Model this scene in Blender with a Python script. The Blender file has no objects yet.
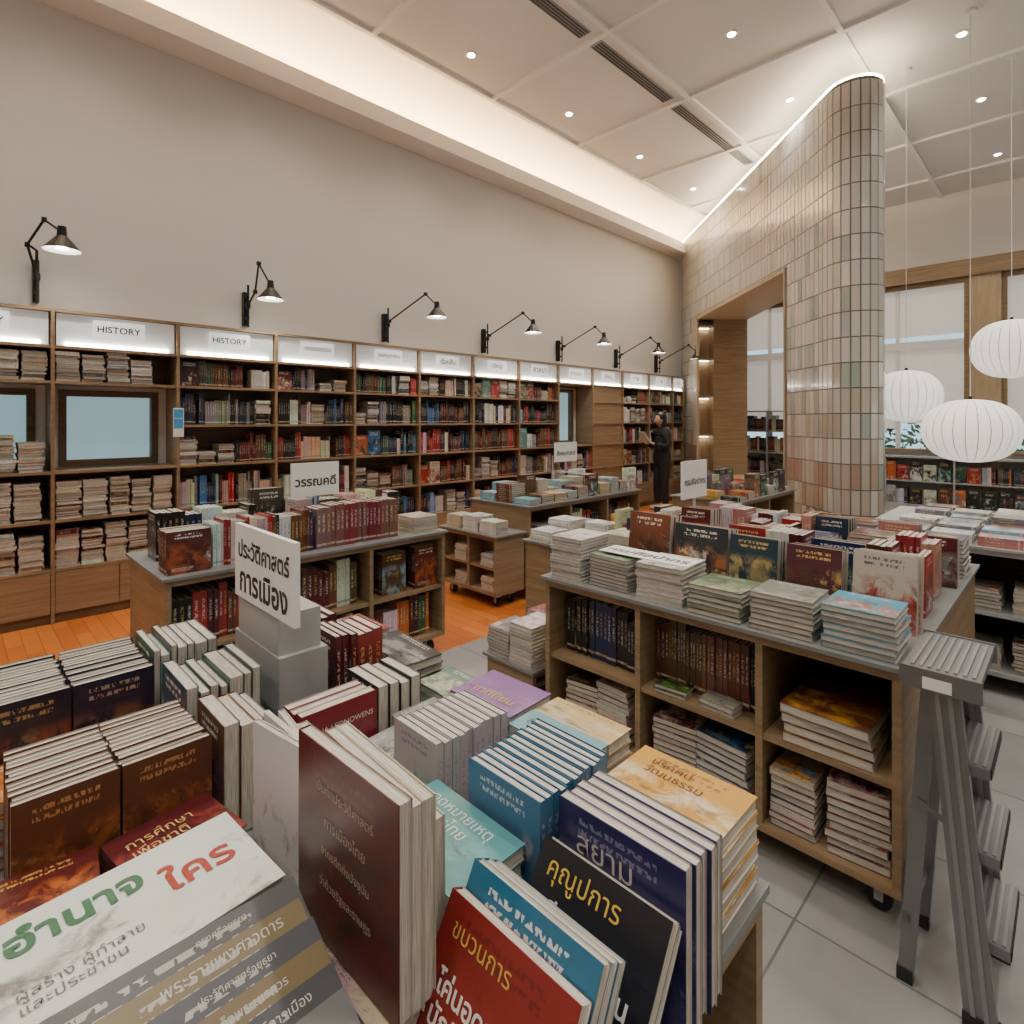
import bpy, math, random, bisect
from mathutils import Vector, Matrix
R=random.Random(11)
SC=bpy.context.scene
COL=SC.collection
# ---------------------------------------------------------------- materials
def nodes(name):
    m=bpy.data.materials.new(name); m.use_nodes=True
    nt=m.node_tree; b=nt.nodes['Principled BSDF']
    return m,nt,b
def mat(name,col,rough=.6,metal=0,emis=None,estr=0,noise=0,nscale=8,bump=0,trans=0):
    m,nt,b=nodes(name)
    b.inputs['Base Color'].default_value=(*col,1); b.inputs['Roughness'].default_value=rough
    b.inputs['Metallic'].default_value=metal
    if emis:
        b.inputs['Emission Color'].default_value=(*emis,1); b.inputs['Emission Strength'].default_value=estr
    if trans: b.inputs['Transmission Weight'].default_value=trans
    if noise or bump:
        tc=nt.nodes.new('ShaderNodeTexCoord'); n=nt.nodes.new('ShaderNodeTexNoise')
        n.inputs['Scale'].default_value=nscale; n.inputs['Detail'].default_value=3
        nt.links.new(tc.outputs['Object'],n.inputs['Vector'])
        if noise:
            mx=nt.nodes.new('ShaderNodeMix'); mx.data_type='RGBA'
            mx.inputs[6].default_value=(*[c*(1-noise) for c in col],1); mx.inputs[7].default_value=(*[min(1,c*(1+noise)) for c in col],1)
            nt.links.new(n.outputs['Fac'],mx.inputs[0]); nt.links.new(mx.outputs[2],b.inputs['Base Color'])
        if bump:
            bp=nt.nodes.new('ShaderNodeBump'); bp.inputs['Strength'].default_value=bump; bp.inputs['Distance'].default_value=.01
            nt.links.new(n.outputs['Fac'],bp.inputs['Height']); nt.links.new(bp.outputs['Normal'],b.inputs['Normal'])
    return m
def wood(name,c1,c2,stretch=(2.5,2.5,40),rough=.5):
    m,nt,b=nodes(name)
    g=nt.nodes.new('ShaderNodeNewGeometry'); mp=nt.nodes.new('ShaderNodeMapping'); mp.inputs['Scale'].default_value=stretch
    n=nt.nodes.new('ShaderNodeTexNoise'); n.inputs['Scale'].default_value=1; n.inputs['Detail'].default_value=4; n.inputs['Distortion'].default_value=.6
    r=nt.nodes.new('ShaderNodeValToRGB'); r.color_ramp.elements[0].position=.3; r.color_ramp.elements[1].position=.7
    r.color_ramp.elements[0].color=(*c1,1); r.color_ramp.elements[1].color=(*c2,1)
    L=nt.links.new
    L(g.outputs['Position'],mp.inputs['Vector']); L(mp.outputs['Vector'],n.inputs['Vector']); L(n.outputs['Fac'],r.inputs['Fac']); L(r.outputs['Color'],b.inputs['Base Color'])
    b.inputs['Roughness'].default_value=rough
    return m
def brick(name,c1,c2,mortar,w,h,ms,off,rough,rot=0):
    m,nt,b=nodes(name); L=nt.links.new
    g=nt.nodes.new('ShaderNodeNewGeometry'); mp=nt.nodes.new('ShaderNodeMapping'); mp.inputs['Rotation'].default_value=(0,0,rot)
    t=nt.nodes.new('ShaderNodeTexBrick'); t.offset=off; t.squash=1
    t.inputs['Scale'].default_value=1; t.inputs['Brick Width'].default_value=w; t.inputs['Row Height'].default_value=h
    t.inputs['Mortar Size'].default_value=ms; t.inputs['Color1'].default_value=(*c1,1); t.inputs['Color2'].default_value=(*c2,1); t.inputs['Mortar'].default_value=(*mortar,1)
    n=nt.nodes.new('ShaderNodeTexNoise'); n.inputs['Scale'].default_value=3; n.inputs['Detail'].default_value=5
    mx=nt.nodes.new('ShaderNodeMix'); mx.data_type='RGBA'; mx.blend_type='MULTIPLY'; mx.inputs[0].default_value=.35
    L(g.outputs['Position'],mp.inputs['Vector']); L(mp.outputs['Vector'],t.inputs['Vector']); L(g.outputs['Position'],n.inputs['Vector'])
    L(t.outputs['Color'],mx.inputs[6]); L(n.outputs['Fac'],mx.inputs[7]); L(mx.outputs[2],b.inputs['Base Color'])
    b.inputs['Roughness'].default_value=rough
    return m
def attrcol(name,rough,attr='ca',coat=0,noise=.0):
    m,nt,b=nodes(name); a=nt.nodes.new('ShaderNodeAttribute'); a.attribute_name=attr
    nt.links.new(a.outputs['Color'],b.inputs['Base Color']); b.inputs['Roughness'].default_value=rough
    if coat: b.inputs['Coat Weight'].default_value=coat
    return m
def cover_mat():
    m,nt,b=nodes('book_cover'); L=nt.links.new; N=nt.nodes.new
    def attr(n):
        a=N('ShaderNodeAttribute'); a.attribute_name=n; return a.outputs['Color']
    def math_(op,a,b_=None,c=None):
        k=N('ShaderNodeMath'); k.operation=op
        for i,x in enumerate([a,b_,c]):
            if x is None: continue
            if isinstance(x,(int,float)): k.inputs[i].default_value=x
            else: L(x,k.inputs[i])
        return k.outputs[0]
    def mix(f,a,b_):
        k=N('ShaderNodeMix'); k.data_type='RGBA'; L(f,k.inputs[0]); 
        for i,x in ((6,a),(7,b_)):
            if isinstance(x,tuple): k.inputs[i].default_value=x
            else: L(x,k.inputs[i])
        return k.outputs[2]
    def rng(x,a,b_,c=0,d=1):
        r=N('ShaderNodeMapRange'); r.inputs['From Min'].default_value=a; r.inputs['From Max'].default_value=b_
        r.inputs['To Min'].default_value=c; r.inputs['To Max'].default_value=d; L(x,r.inputs[0]); return r.outputs[0]
    ca,cb,ct=attr('ca'),attr('cb'),attr('cc')
    uv=N('ShaderNodeUVMap'); uv.uv_map='uv'
    sp=N('ShaderNodeSeparateXYZ'); L(uv.outputs[0],sp.inputs[0])
    fx=math_('FRACT',sp.outputs[0]); fy=math_('FRACT',sp.outputs[1])
    n1=N('ShaderNodeTexNoise'); n1.inputs['Scale'].default_value=3.1; n1.inputs['Detail'].default_value=7; n1.inputs['Roughness'].default_value=.68; n1.inputs['Distortion'].default_value=.5; L(uv.outputs[0],n1.inputs['Vector'])
    sc=N('ShaderNodeSeparateColor'); L(n1.outputs['Color'],sc.inputs[0])
    edge=rng(fy,.74,.60)
    c=mix(math_('MULTIPLY',rng(n1.outputs['Fac'],.45,.58),edge),ca,cb)
    c=mix(math_('MULTIPLY',math_('MULTIPLY',rng(sc.outputs[1],.56,.63),edge),.6),c,ct)
    c=mix(math_('MULTIPLY',math_('MULTIPLY',rng(sc.outputs[2],.54,.66),edge),.75),c,(.02,.015,.012,1))
    def lettering(c,rows,sx,lo,hi,x0,x1,k):
        mp=N('ShaderNodeMapping'); mp.inputs['Scale'].default_value=(sx,rows*1.1,1); L(uv.outputs[0],mp.inputs['Vector'])
        n2=N('ShaderNodeTexNoise'); n2.inputs['Scale'].default_value=1; n2.inputs['Detail'].default_value=1; L(mp.outputs[0],n2.inputs['Vector'])
        row=math_('GREATER_THAN',math_('FRACT',math_('MULTIPLY',sp.outputs[1],rows)),.45)
        band=math_('MULTIPLY',math_('GREATER_THAN',fy,lo),math_('LESS_THAN',fy,hi))
        inx=math_('MULTIPLY',math_('GREATER_THAN',fx,x0),math_('LESS_THAN',fx,x1))
        t=math_('MULTIPLY',math_('MULTIPLY',row,band),math_('MULTIPLY',inx,math_('GREATER_THAN',n2.outputs['Fac'],.49)))
        return mix(math_('MULTIPLY',t,k),c,ct)
    c=lettering(c,14,32,.785,.93,.18,.80,.85)
    c=lettering(c,34,60,.06,.15,.12,.6,.7)
    L(c,b.inputs['Base Color']); b.inputs['Roughness'].default_value=.33
    return m
def spine_mat():
    m,nt,b=nodes('book_spine'); L=nt.links.new; N=nt.nodes.new
    a=N('ShaderNodeAttribute'); a.attribute_name='ca'; c3=N('ShaderNodeAttribute'); c3.attribute_name='cc'
    uv=N('ShaderNodeUVMap'); uv.uv_map='uv'; mp=N('ShaderNodeMapping'); mp.inputs['Scale'].default_value=(3,30,1); L(uv.outputs[0],mp.inputs[0])
    n=N('ShaderNodeTexNoise'); n.inputs['Scale'].default_value=1; n.inputs['Detail'].default_value=1; L(mp.outputs[0],n.inputs['Vector'])
    sp=N('ShaderNodeSeparateXYZ'); L(uv.outputs[0],sp.inputs[0])
    def mm(op,x,y=None,z=None):
        k=N('ShaderNodeMath'); k.operation=op; L(x,k.inputs[0])
        for i,q in ((1,y),(2,z)):
            if q is None: continue
            if isinstance(q,(int,float)): k.inputs[i].default_value=q
            else: L(q,k.inputs[i])
        return k.outputs[0]
    fy=mm('FRACT',sp.outputs[1]); fx=mm('FRACT',sp.outputs[0])
    k=mm('MULTIPLY',mm('COMPARE',fx,.5,.2),mm('COMPARE',fy,.62,.22))
    k=mm('MULTIPLY',k,mm('GREATER_THAN',n.outputs['Fac'],.50))
    k=mm('MAXIMUM',k,mm('COMPARE',fy,.10,.022))
    k=mm('MULTIPLY',k,.5)
    mx=N('ShaderNodeMix'); mx.data_type='RGBA'; L(k,mx.inputs[0]); L(a.outputs['Color'],mx.inputs[6]); L(c3.outputs['Color'],mx.inputs[7])
    L(mx.outputs[2],b.inputs['Base Color']); b.inputs['Roughness'].default_value=.4
    return m
def page_mat():
    m,nt,b=nodes('book_pages'); L=nt.links.new; N=nt.nodes.new
    uv=N('ShaderNodeUVMap'); uv.uv_map='uv'; mp=N('ShaderNodeMapping'); mp.inputs['Scale'].default_value=(900,4,1); L(uv.outputs[0],mp.inputs[0])
    n=N('ShaderNodeTexNoise'); n.inputs['Scale'].default_value=1; n.inputs['Detail'].default_value=1; L(mp.outputs[0],n.inputs['Vector'])
    r=N('ShaderNodeValToRGB'); r.color_ramp.elements[0].position=.3; r.color_ramp.elements[1].position=.65
    r.color_ramp.elements[0].color=(.33,.30,.24,1); r.color_ramp.elements[1].color=(.66,.62,.54,1)
    L(n.outputs['Fac'],r.inputs[0]); L(r.outputs[0],b.inputs['Base Color']); b.inputs['Roughness'].default_value=.85
    return m
COVER,SPINE,PAGES=cover_mat(),spine_mat(),page_mat()
INK=attrcol('printed_lettering',.5)
BM=[COVER,SPINE,PAGES,INK]
M_wall=mat('wall_paint',(.71,.695,.665),.85,noise=.02,nscale=2)
M_ceil=mat('ceiling_paint',(.76,.745,.72),.9,noise=.02,nscale=2)
M_trimw=mat('white_moulding',(.83,.82,.80),.7)
M_oak=wood('oak_veneer',(.20,.13,.068),(.31,.21,.115))
M_oakd=wood('oak_dark',(.10,.06,.032),(.16,.10,.052))
M_oakl=wood('oak_light',(.36,.26,.155),(.47,.355,.22),(30,30,2.5))
M_gray=mat('grey_laminate',(.19,.195,.19),.45,noise=.05)
M_lgray=mat('light_grey_metal',(.36,.37,.37),.4,noise=.03)
M_black=mat('black_metal',(.012,.012,.014),.35,.3)
M_alu=mat('aluminium',(.24,.24,.25),.38,.75,noise=.10,nscale=30)
M_alu2=mat('aluminium_tread',(.30,.30,.31),.4,.6,noise=.08,nscale=40)
M_rub=mat('black_rubber',(.015,.015,.015),.7)
M_white=mat('white_card',(.80,.80,.79),.5)
M_card=mat('label_card_glow',(.8,.8,.8),.5,emis=(1,1,.98),estr=.55)  # printed card; emission added to brighten its shaded front
M_led=mat('led_strip_warm',(1,1,1),.5,emis=(1,.63,.30),estr=210)
M_led3=mat('rim_led_warm',(1,1,1),.5,emis=(1,.80,.55),estr=45)
M_led2=mat('led_tube_neutral',(1,1,1),.5,emis=(1,.93,.80),estr=18)
M_bulb=mat('lamp_bulb',(1,1,1),.5,emis=(1,.95,.88),estr=60)
M_disp=mat('header_panel',(.55,.57,.58),.4,emis=(1,.98,.95),estr=.16)
M_blind=mat('roller_blind',(.62,.60,.55),.8,emis=(1,.97,.9),estr=.28,noise=.03)
M_lant=mat('paper_lantern',(.85,.84,.80),.8,emis=(1,.95,.86),estr=.80)
M_rib=mat('lantern_rib',(.40,.37,.31),.8,emis=(1,.9,.75),estr=.16)
M_frost=mat('frosted_glass',(.30,.47,.53),.25,emis=(.45,.72,.80),estr=.50,noise=.08,nscale=1.5)
M_tile_f=brick('grey_floor_tile',(.28,.28,.275),(.33,.33,.325),(.14,.14,.14),.6,.6,.004,0,.38)
M_wood_f=brick('terracotta_floor',(.50,.125,.018),(.66,.205,.035),(.26,.075,.018),.45,.09,.0025,.5,.42,math.radians(90))
M_grout=mat('tile_grout',(.15,.145,.13),.9)
M_tile=attrcol('glazed_tile',.16,coat=.5)
M_vent=mat('vent_grille',(.04,.04,.04),.6)
def glass():
    m=bpy.data.materials.new('window_glass'); m.use_nodes=True; nt=m.node_tree; nt.nodes.clear()
    o=nt.nodes.new('ShaderNodeOutputMaterial'); t=nt.nodes.new('ShaderNodeBsdfTransparent'); t.inputs[0].default_value=(.86,.93,.95,1)
    g=nt.nodes.new('ShaderNodeBsdfGlossy'); g.inputs['Roughness'].default_value=.03; mx=nt.nodes.new('ShaderNodeMixShader'); mx.inputs[0].default_value=.08
    nt.links.new(t.outputs[0],mx.inputs[1]); nt.links.new(g.outputs[0],mx.inputs[2]); nt.links.new(mx.outputs[0],o.inputs[0]); return m
M_glass=glass()
# ---------------------------------------------------------------- mesh builder
class MB:
    def __init__(s,mats): s.v=[];s.f=[];s.m=[];s.ca=[];s.cb=[];s.cc=[];s.uv=[];s.mats=list(mats);s.sm=[]
    def mi(s,m):
        if m not in s.mats: s.mats.append(m)
        return s.mats.index(m)
    def poly(s,pts,m,ca=(.8,.8,.8),cb=None,cc=None,uv=None,smooth=False):
        i=len(s.v); s.v+=[tuple(p) for p in pts]; s.f.append(list(range(i,i+len(pts)))); s.m.append(s.mi(m))
        s.ca.append(ca); s.cb.append(cb or ca); s.cc.append(cc or ca); s.uv.append(uv or [(0,0)]*len(pts)); s.sm.append(smooth)
    def obox(s,o,X,Y,Z,m,ca=(.8,.8,.8)):
        o,X,Y,Z=Vector(o),Vector(X),Vector(Y),Vector(Z)
        c=lambda a,b,d:o+X*a+Y*b+Z*d
        q=[((0,0,1),(1,0,1),(1,1,1),(0,1,1)),((0,0,0),(0,1,0),(1,1,0),(1,0,0)),((0,0,0),(0,0,1),(0,1,1),(0,1,0)),
           ((1,0,0),(1,1,0),(1,1,1),(1,0,1)),((0,1,0),(0,1,1),(1,1,1),(1,1,0)),((0,0,0),(1,0,0),(1,0,1),(0,0,1))]
        if X.cross(Y).dot(Z)<0: q=[t[::-1] for t in q]
        for t in q: s.poly([c(*k) for k in t],m,ca)
    def box(s,x0,x1,y0,y1,z0,z1,m,ca=(.8,.8,.8)):
        s.obox((x0,y0,z0),(x1-x0,0,0),(0,y1-y0,0),(0,0,z1-z0),m,ca)
    def cyl(s,p0,p1,r0,r1,m,n=12,caps=True):
        p0,p1=Vector(p0),Vector(p1); d=(p1-p0).normalized()
        a=d.orthogonal().normalized(); b=d.cross(a)
        ring=lambda p,r:[p+(a*math.cos(2*math.pi*i/n)+b*math.sin(2*math.pi*i/n))*r for i in range(n)]
        A,B=ring(p0,r0),ring(p1,r1)
        for i in range(n):
            j=(i+1)%n; s.poly([A[i],A[j],B[j],B[i]],m,smooth=True)
        if caps:
            if r0>0: s.poly(A[::-1],m)
            if r1>0: s.poly(B,m)
    def book(s,o,X,Y,Z,w,h,t,c,c2=None,c3=None):
        o=Vector(o);X=Vector(X);Y=Vector(Y);Z=Vector(Z)
        c2=c2 or (tuple(min(1,k*.45+.22*R.random()) for k in c) if R.random()<.6 else jit(R.choice([CRM,BRN,BLK,ORG,LBL,MAR]),.2))
        lum=sum(c)/3
        c3=c3 or (R.choice([(.8,.76,.62),(.75,.75,.73),(.7,.5,.15)]) if lum<.35 else (.06,.05,.06))
        P=lambda a,b,d:o+X*(a*w)+Y*(b*h)+Z*(d*t)
        i,j=R.randint(1,60),R.randint(1,60); e=.002
        U=[(i+e,j+e),(i+1-e,j+e),(i+1-e,j+1-e),(i+e,j+1-e)]
        s.poly([P(0,0,1),P(1,0,1),P(1,1,1),P(0,1,1)],COVER,c,c2,c3,U)
        s.poly([P(1,0,0),P(0,0,0),P(0,1,0),P(1,1,0)],COVER,c,c2,c3,U)
        s.poly([P(0,0,0),P(0,0,1),P(0,1,1),P(0,1,0)],SPINE,c,c2,c3,[(i+e,j+e),(i+1-e,j+e),(i+1-e,j+1-e),(i+e,j+1-e)])
        k=R.random()
        tb=min(.0016,t*.1)
        g=.0025 if t>.008 else 0
        x1=w-g
        def Q(a,b,d): return o+X*a+Y*b+Z*d
        for (d0,d1) in ((0,tb),(t-tb,t)):
            s.poly([Q(w,0,d0),Q(w,h,d0),Q(w,h,d1),Q(w,0,d1)],INK,c)
            s.poly([Q(0,h,d0),Q(0,h,d1),Q(w,h,d1),Q(w,h,d0)],INK,c)
            s.poly([Q(0,0,d0),Q(w,0,d0),Q(w,0,d1),Q(0,0,d1)],INK,c)
        s.poly([Q(x1,g,tb),Q(x1,h-g,tb),Q(x1,h-g,t-tb),Q(x1,g,t-tb)],PAGES,uv=[(k,0),(k,1),(k+t,1),(k+t,0)])
        s.poly([Q(0,h-g,tb),Q(0,h-g,t-tb),Q(x1,h-g,t-tb),Q(x1,h-g,tb)],PAGES,uv=[(k,0),(k+t,0),(k+t,1),(k,1)])
        s.poly([Q(0,g,tb),Q(x1,g,tb),Q(x1,g,t-tb),Q(0,g,t-tb)],PAGES,uv=[(k,0),(k,1),(k+t,1),(k+t,0)])
        if g:
            s.poly([Q(x1,0,tb),Q(w,0,tb),Q(w,h,tb),Q(x1,h,tb)],PAGES,uv=[(k,0)]*4)
            s.poly([Q(0,h-g,tb),Q(w,h-g,tb),Q(w,h,tb),Q(0,h,tb)],PAGES,uv=[(k,0)]*4)
    def text(s,body,o,X,Y,width,height,c=(.02,.02,.02),lift=.0008,keep=True,bold=0):
        v,f=textmesh(body,bold)
        if not v: return
        x0=min(p[0] for p in v);x1=max(p[0] for p in v);y0=min(p[1] for p in v);y1=max(p[1] for p in v)
        X=Vector(X);Y=Vector(Y);Z=X.cross(Y)
        sx=width/(x1-x0+1e-6); sy=height/(y1-y0+1e-6)
        if keep: sx=sy=min(sx,sy)
        o=Vector(o); ox=(width-(x1-x0)*sx)/2; oy=(height-(y1-y0)*sy)/2
        i=len(s.v); s.v+=[tuple(o+X*(ox+(p[0]-x0)*sx)+Y*(oy+(p[1]-y0)*sy)+Z*lift) for p in v]
        for q in f:
            s.f.append([i+k for k in q]); s.m.append(s.mi(INK)); s.ca.append(c); s.cb.append(c); s.cc.append(c); s.uv.append([(0,0)]*len(q)); s.sm.append(False)
    def done(s,name,parent=None):
        me=bpy.data.meshes.new(name)
        lo=[min(p[k] for p in s.v) for k in range(3)]; hi=[max(p[k] for p in s.v) for k in range(3)]
        c=Vector(((lo[0]+hi[0])/2,(lo[1]+hi[1])/2,lo[2]))
        me.from_pydata([tuple(Vector(p)-c) for p in s.v],[],s.f)
        for m in s.mats: me.materials.append(m)
        me.polygons.foreach_set('material_index',s.m); me.polygons.foreach_set('use_smooth',s.sm)
        uvl=me.uv_layers.new(name='uv'); fl=[]
        for u in s.uv:
            for q in u: fl+=q
        uvl.data.foreach_set('uv',fl)
        for nm,arr in (('ca',s.ca),('cb',s.cb),('cc',s.cc)):
            at=me.color_attributes.new(nm,'FLOAT_COLOR','CORNER'); fl=[]
            for q,col in zip(s.f,arr): fl+=[*col,1.0]*len(q)
            at.data.foreach_set('color',fl)
        me.validate(); me.update()
        ob=bpy.data.objects.new(name,me); COL.objects.link(ob); ob.location=c
        if parent:
            ob.parent=parent; ob.location=c-parent.location
        return ob
_tc={}
def textmesh(body,bold=0):
    if (body,bold) in _tc: return _tc[(body,bold)]
    cu=bpy.data.curves.new('t','FONT'); cu.body=body; cu.align_x='LEFT'; cu.resolution_u=3; cu.offset=bold
    ob=bpy.data.objects.new('t',cu); COL.objects.link(ob)
    bpy.context.view_layer.update()
    me=bpy.data.meshes.new_from_object(ob.evaluated_get(bpy.context.evaluated_depsgraph_get()))
    v=[tuple(x.co) for x in me.vertices]; f=[list(p.vertices) for p in me.polygons]
    bpy.data.objects.remove(ob); bpy.data.meshes.remove(me)
    _tc[(body,bold)]=(v,f); return v,f
def empty(name,loc):
    e=bpy.data.objects.new(name,None); COL.objects.link(e); e.location=loc; e.empty_display_size=.1; return e
def light(name,typ,loc,energy,parent=None,**k):
    l=bpy.data.lights.new(name,typ); l.energy=energy
    for a,b in k.items(): setattr(l,a,b)
    o=bpy.data.objects.new(name,l); COL.objects.link(o)
    o.location=Vector(loc)-(parent.location if parent else Vector())
    if parent: o.parent=parent
    return o
def cam2room(x,d): return ((x+d)/math.sqrt(2),(d-x)/math.sqrt(2))
# palettes (linear)
RED=(.28,.020,.020);MAR=(.09,.010,.013);NAVY=(.010,.022,.07);BLK=(.008,.008,.010);TEAL=(.07,.26,.28);BLUE=(.03,.15,.33);GRN=(.03,.09,.05)
CRM=(.52,.46,.35);WHT=(.62,.61,.58);YEL=(.56,.31,.05);ORG=(.42,.11,.022);PUR=(.14,.055,.19);BRN=(.10,.045,.02);GRY=(.18,.18,.18);PNK=(.40,.17,.17);LBL=(.20,.37,.46)
ALL=[RED,MAR,NAVY,BLK,TEAL,BLUE,GRN,CRM,WHT,YEL,ORG,PUR,BRN,GRY,PNK,LBL,MAR,NAVY,BLK,BRN,WHT,RED,BLK,MAR,CRM,RED]
SH=[RED,MAR,NAVY,BLK,BLUE,GRN,CRM,WHT,BRN,GRY,MAR,NAVY,BLK,BRN,WHT,RED,BLK,CRM,CRM,ORG,LBL,NAVY,WHT,MAR]
def jit(c,a=.25): return tuple(min(.9,max(.004,k*(1+R.uniform(-a,a)))) for k in c)
uX,uY,uZ=Vector((1,0,0)),Vector((0,1,0)),Vector((0,0,1))
FR={'-V':(uX,uZ,-uY),'-U':(-uY,uZ,-uX),'+V':(-uX,uZ,uY),'+U':(uY,uZ,uX)}
def rotv(v,yaw): return Matrix.Rotation(yaw,3,'Z')@Vector(v)
def stack(mb,cx,cy,z0,n,t,w,h,face='-U',yaw=0,col=None,j=.006,c2=None,c3=None,same=True):
    z=z0
    Y0={'-U':uX,'-V':uY,'+U':-uX,'+V':-uY}[face]
    for i in range(n):
        a=yaw+R.uniform(-.035,.035); Y=rotv(Y0,a); Z=uZ; X=Y.cross(Z)
        c=jit(col,.08) if same and col else jit(R.choice(ALL))
        p=Vector((cx+R.uniform(-j,j)*.8,cy+R.uniform(-j,j)*.8,z))
        tt=t*R.uniform(.92,1.06)
        if i==n-1: tt=t; lastX,lastY=X,Y; lastp=p-X*w/2-Y*h/2+uZ*tt
        mb.book(p-X*w/2-Y*h/2,X,Y,Z,w,h,tt-.0004,c,c2,c3); z+=tt
    return lastp,lastX,lastY
def faceout(mb,x,y,z0,face,n,t,w,h,col,c2=None,c3=None,yaw=0,lean=0,gap=.001):
    X,Y,Z=FR[face]; X=rotv(X,yaw); Z=rotv(Z,yaw); Y=Vector(Y)
    if lean:
        M=Matrix.Rotation(-lean,3,X); Y=M@Y; Z=M@Z
    first=None
    c2=c2 or jit(R.choice(ALL),.2)
    for i in range(n):
        o=Vector((x,y,z0))-X*w/2-Z*(t*(i+1)+gap*i)+X*R.uniform(-.003,.003)
        if i==0: first=o+Z*t
        mb.book(o,X,Y,Z,w,h*(1 if i==0 else R.uniform(.98,1)),t,jit(col,.06),c2,c3)
    return first,X,Y
def spines(mb,x,y,z0,run,length,face,hr,wr,tr,pal=None,group=(2,6),lean=.0,fill=1.0):
    Xd={'-V':uY,'-U':uX,'+V':-uY,'+U':-uX}[face]; run=Vector(run); s=0
    c=jit(R.choice(pal or SH)); k=0; h=R.uniform(*hr); t=R.uniform(*tr); w=R.uniform(*wr)
    L=length*fill
    while True:
        if k<=0:
            k=R.randint(*group); c=jit(R.choice(pal or SH)); h=R.uniform(*hr); t=R.uniform(*tr); w=R.uniform(*wr)
        if s+t>L: break
        Z=Xd.cross(uZ)
        o=Vector((x,y,z0))+run*s+Xd*R.uniform(0,.012)
        if Z.dot(run)<0: o=o+run*t
        mb.book(o,Xd,uZ,Z,w,h*R.uniform(.985,1),t-.0008,jit(c,.08)); s+=t; k-=1
# ---------------------------------------------------------------- room shell
H=1.5
UE,VW,UB,VB=11.9,5.67,-4.2,-5.0
ZC=5.3
def plane_wall(name,axis,pos,thick,a0,a1,z0,z1,holes,m):
    mb=MB([m]); hs=sorted(holes); cur=a0
    def bx(p,q,zz0,zz1):
        if q-p<1e-4 or zz1-zz0<1e-4: return
        lo,hi=min(pos,pos+thick),max(pos,pos+thick)
        if axis=='V': mb.box(p,q,lo,hi,zz0,zz1,m)
        else: mb.box(lo,hi,p,q,zz0,zz1,m)
    for h in hs:
        bx(cur,h[0],z0,z1); bx(h[0],h[1],z0,h[2]); bx(h[0],h[1],h[3],z1); cur=h[1]
    bx(cur,a1,z0,z1); return mb.done(name)
LWIN=[(-.20,.48,1.13,1.74),(.62,1.30,1.13,1.74),(6.36,7.04,1.13,1.98)]
plane_wall('wall_left','V',VW,.2,UB,UE+.2,0,5.6,LWIN,M_wall)
EWIN=[(-3.6,-1.3,.95,3.85),(-1.15,.85,.95,3.85),(1.25,3.25,.95,3.85),(3.6,5.3,.95,3.85)]
plane_wall('wall_end','U',UE,.25,VB,VW,0,5.6,EWIN,M_wall)
plane_wall('wall_back','U',UB,-.2,VB,VW,0,5.6,[],M_wall)
plane_wall('wall_right','V',VB,-.2,UB-.2,UE+.25,0,5.6,[],M_wall)
mb=MB([M_tile_f]); mb.box(UB,UE,VB,2.9,-.1,0,M_tile_f); mb.done('floor')
mb=MB([M_wood_f]); mb.box(UB,UE,2.9,VW,-.1,0,M_wood_f); mb.done('floor_terracotta')
mb=MB([M_ceil]); mb.box(UB,UE,VB,4.9,ZC,ZC+.2,M_ceil)
pts=[(4.9+.77*math.cos(a),4.95+.35*math.sin(a)) for a in [math.pi/2*i/14 for i in range(15)]]
for (v0,z0),(v1,z1) in zip(pts,pts[1:]):
    mb.poly([(UB,v0,z0),(UB,v1,z1),(UE,v1,z1),(UE,v0,z0)],M_ceil,smooth=True)
mb.done('ceiling')
mb=MB([M_trimw]); mb.box(UB,UE,5.35,5.668,4.73,4.83,M_trimw); mb.box(UB,UE,5.35,5.39,4.83,4.91,M_trimw); mb.done('trim_cove_ledge')
mb=MB([M_led]); mb.box(UB+.1,UE-.1,5.47,5.50,4.832,4.845,M_led); mb.done('cove_led_strip')
mb=MB([M_trimw])
bw=.055
for v in (4.88,3.22,1.62,.02,-1.58,-3.18): mb.box(UB,UE-.001,v-bw/2,v+bw/2,ZC-.035,ZC+.01,M_trimw)
u=-3.45
while u<UE: mb.box(u-bw/2,u+bw/2,VB,4.88,ZC-.034,ZC+.01,M_trimw); u+=1.6
mb.done('trim_ceiling_grid')
for k,(a,b) in enumerate([(1.45,2.85),(3.0,4.45),(4.62,6.05),(6.22,8.4)]):
    mb=MB([M_vent]); mb.box(a,b,3.36,3.50,ZC-.012,ZC-.001,M_lgray)
    for i in range(4): mb.box(a+.02,b-.02,3.372+i*.032,3.392+i*.032,ZC-.016,ZC-.0125,M_vent)
    mb.done('ceiling_vent')
mb=MB([M_trimw]); mb.box(UE-.02,UE-.001,VB,VW-.01,0,.1,M_trimw); mb.done('baseboard_end')
dl=[]
for u in (-2.55,-.95,.65,2.25,3.85,5.45,7.05,8.65,10.6):
    for v in (4.45,2.4,.8,-.8,-2.6): dl.append((u,v))
for (u,v) in dl:
    mb=MB([M_white,M_bulb]); mb.cyl((u,v,ZC-.012),(u,v,ZC-.001),.055,.055,M_white,20); mb.cyl((u,v,ZC-.016),(u,v,ZC-.0125),.036,.036,M_bulb,16)
    o=mb.done('recessed_downlight')
    light('downlight_lamp','SPOT',(u,v,ZC-.03),98,o,spot_size=math.radians(120),spot_blend=.9,shadow_soft_size=.08,color=(1,.935,.85))
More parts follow.
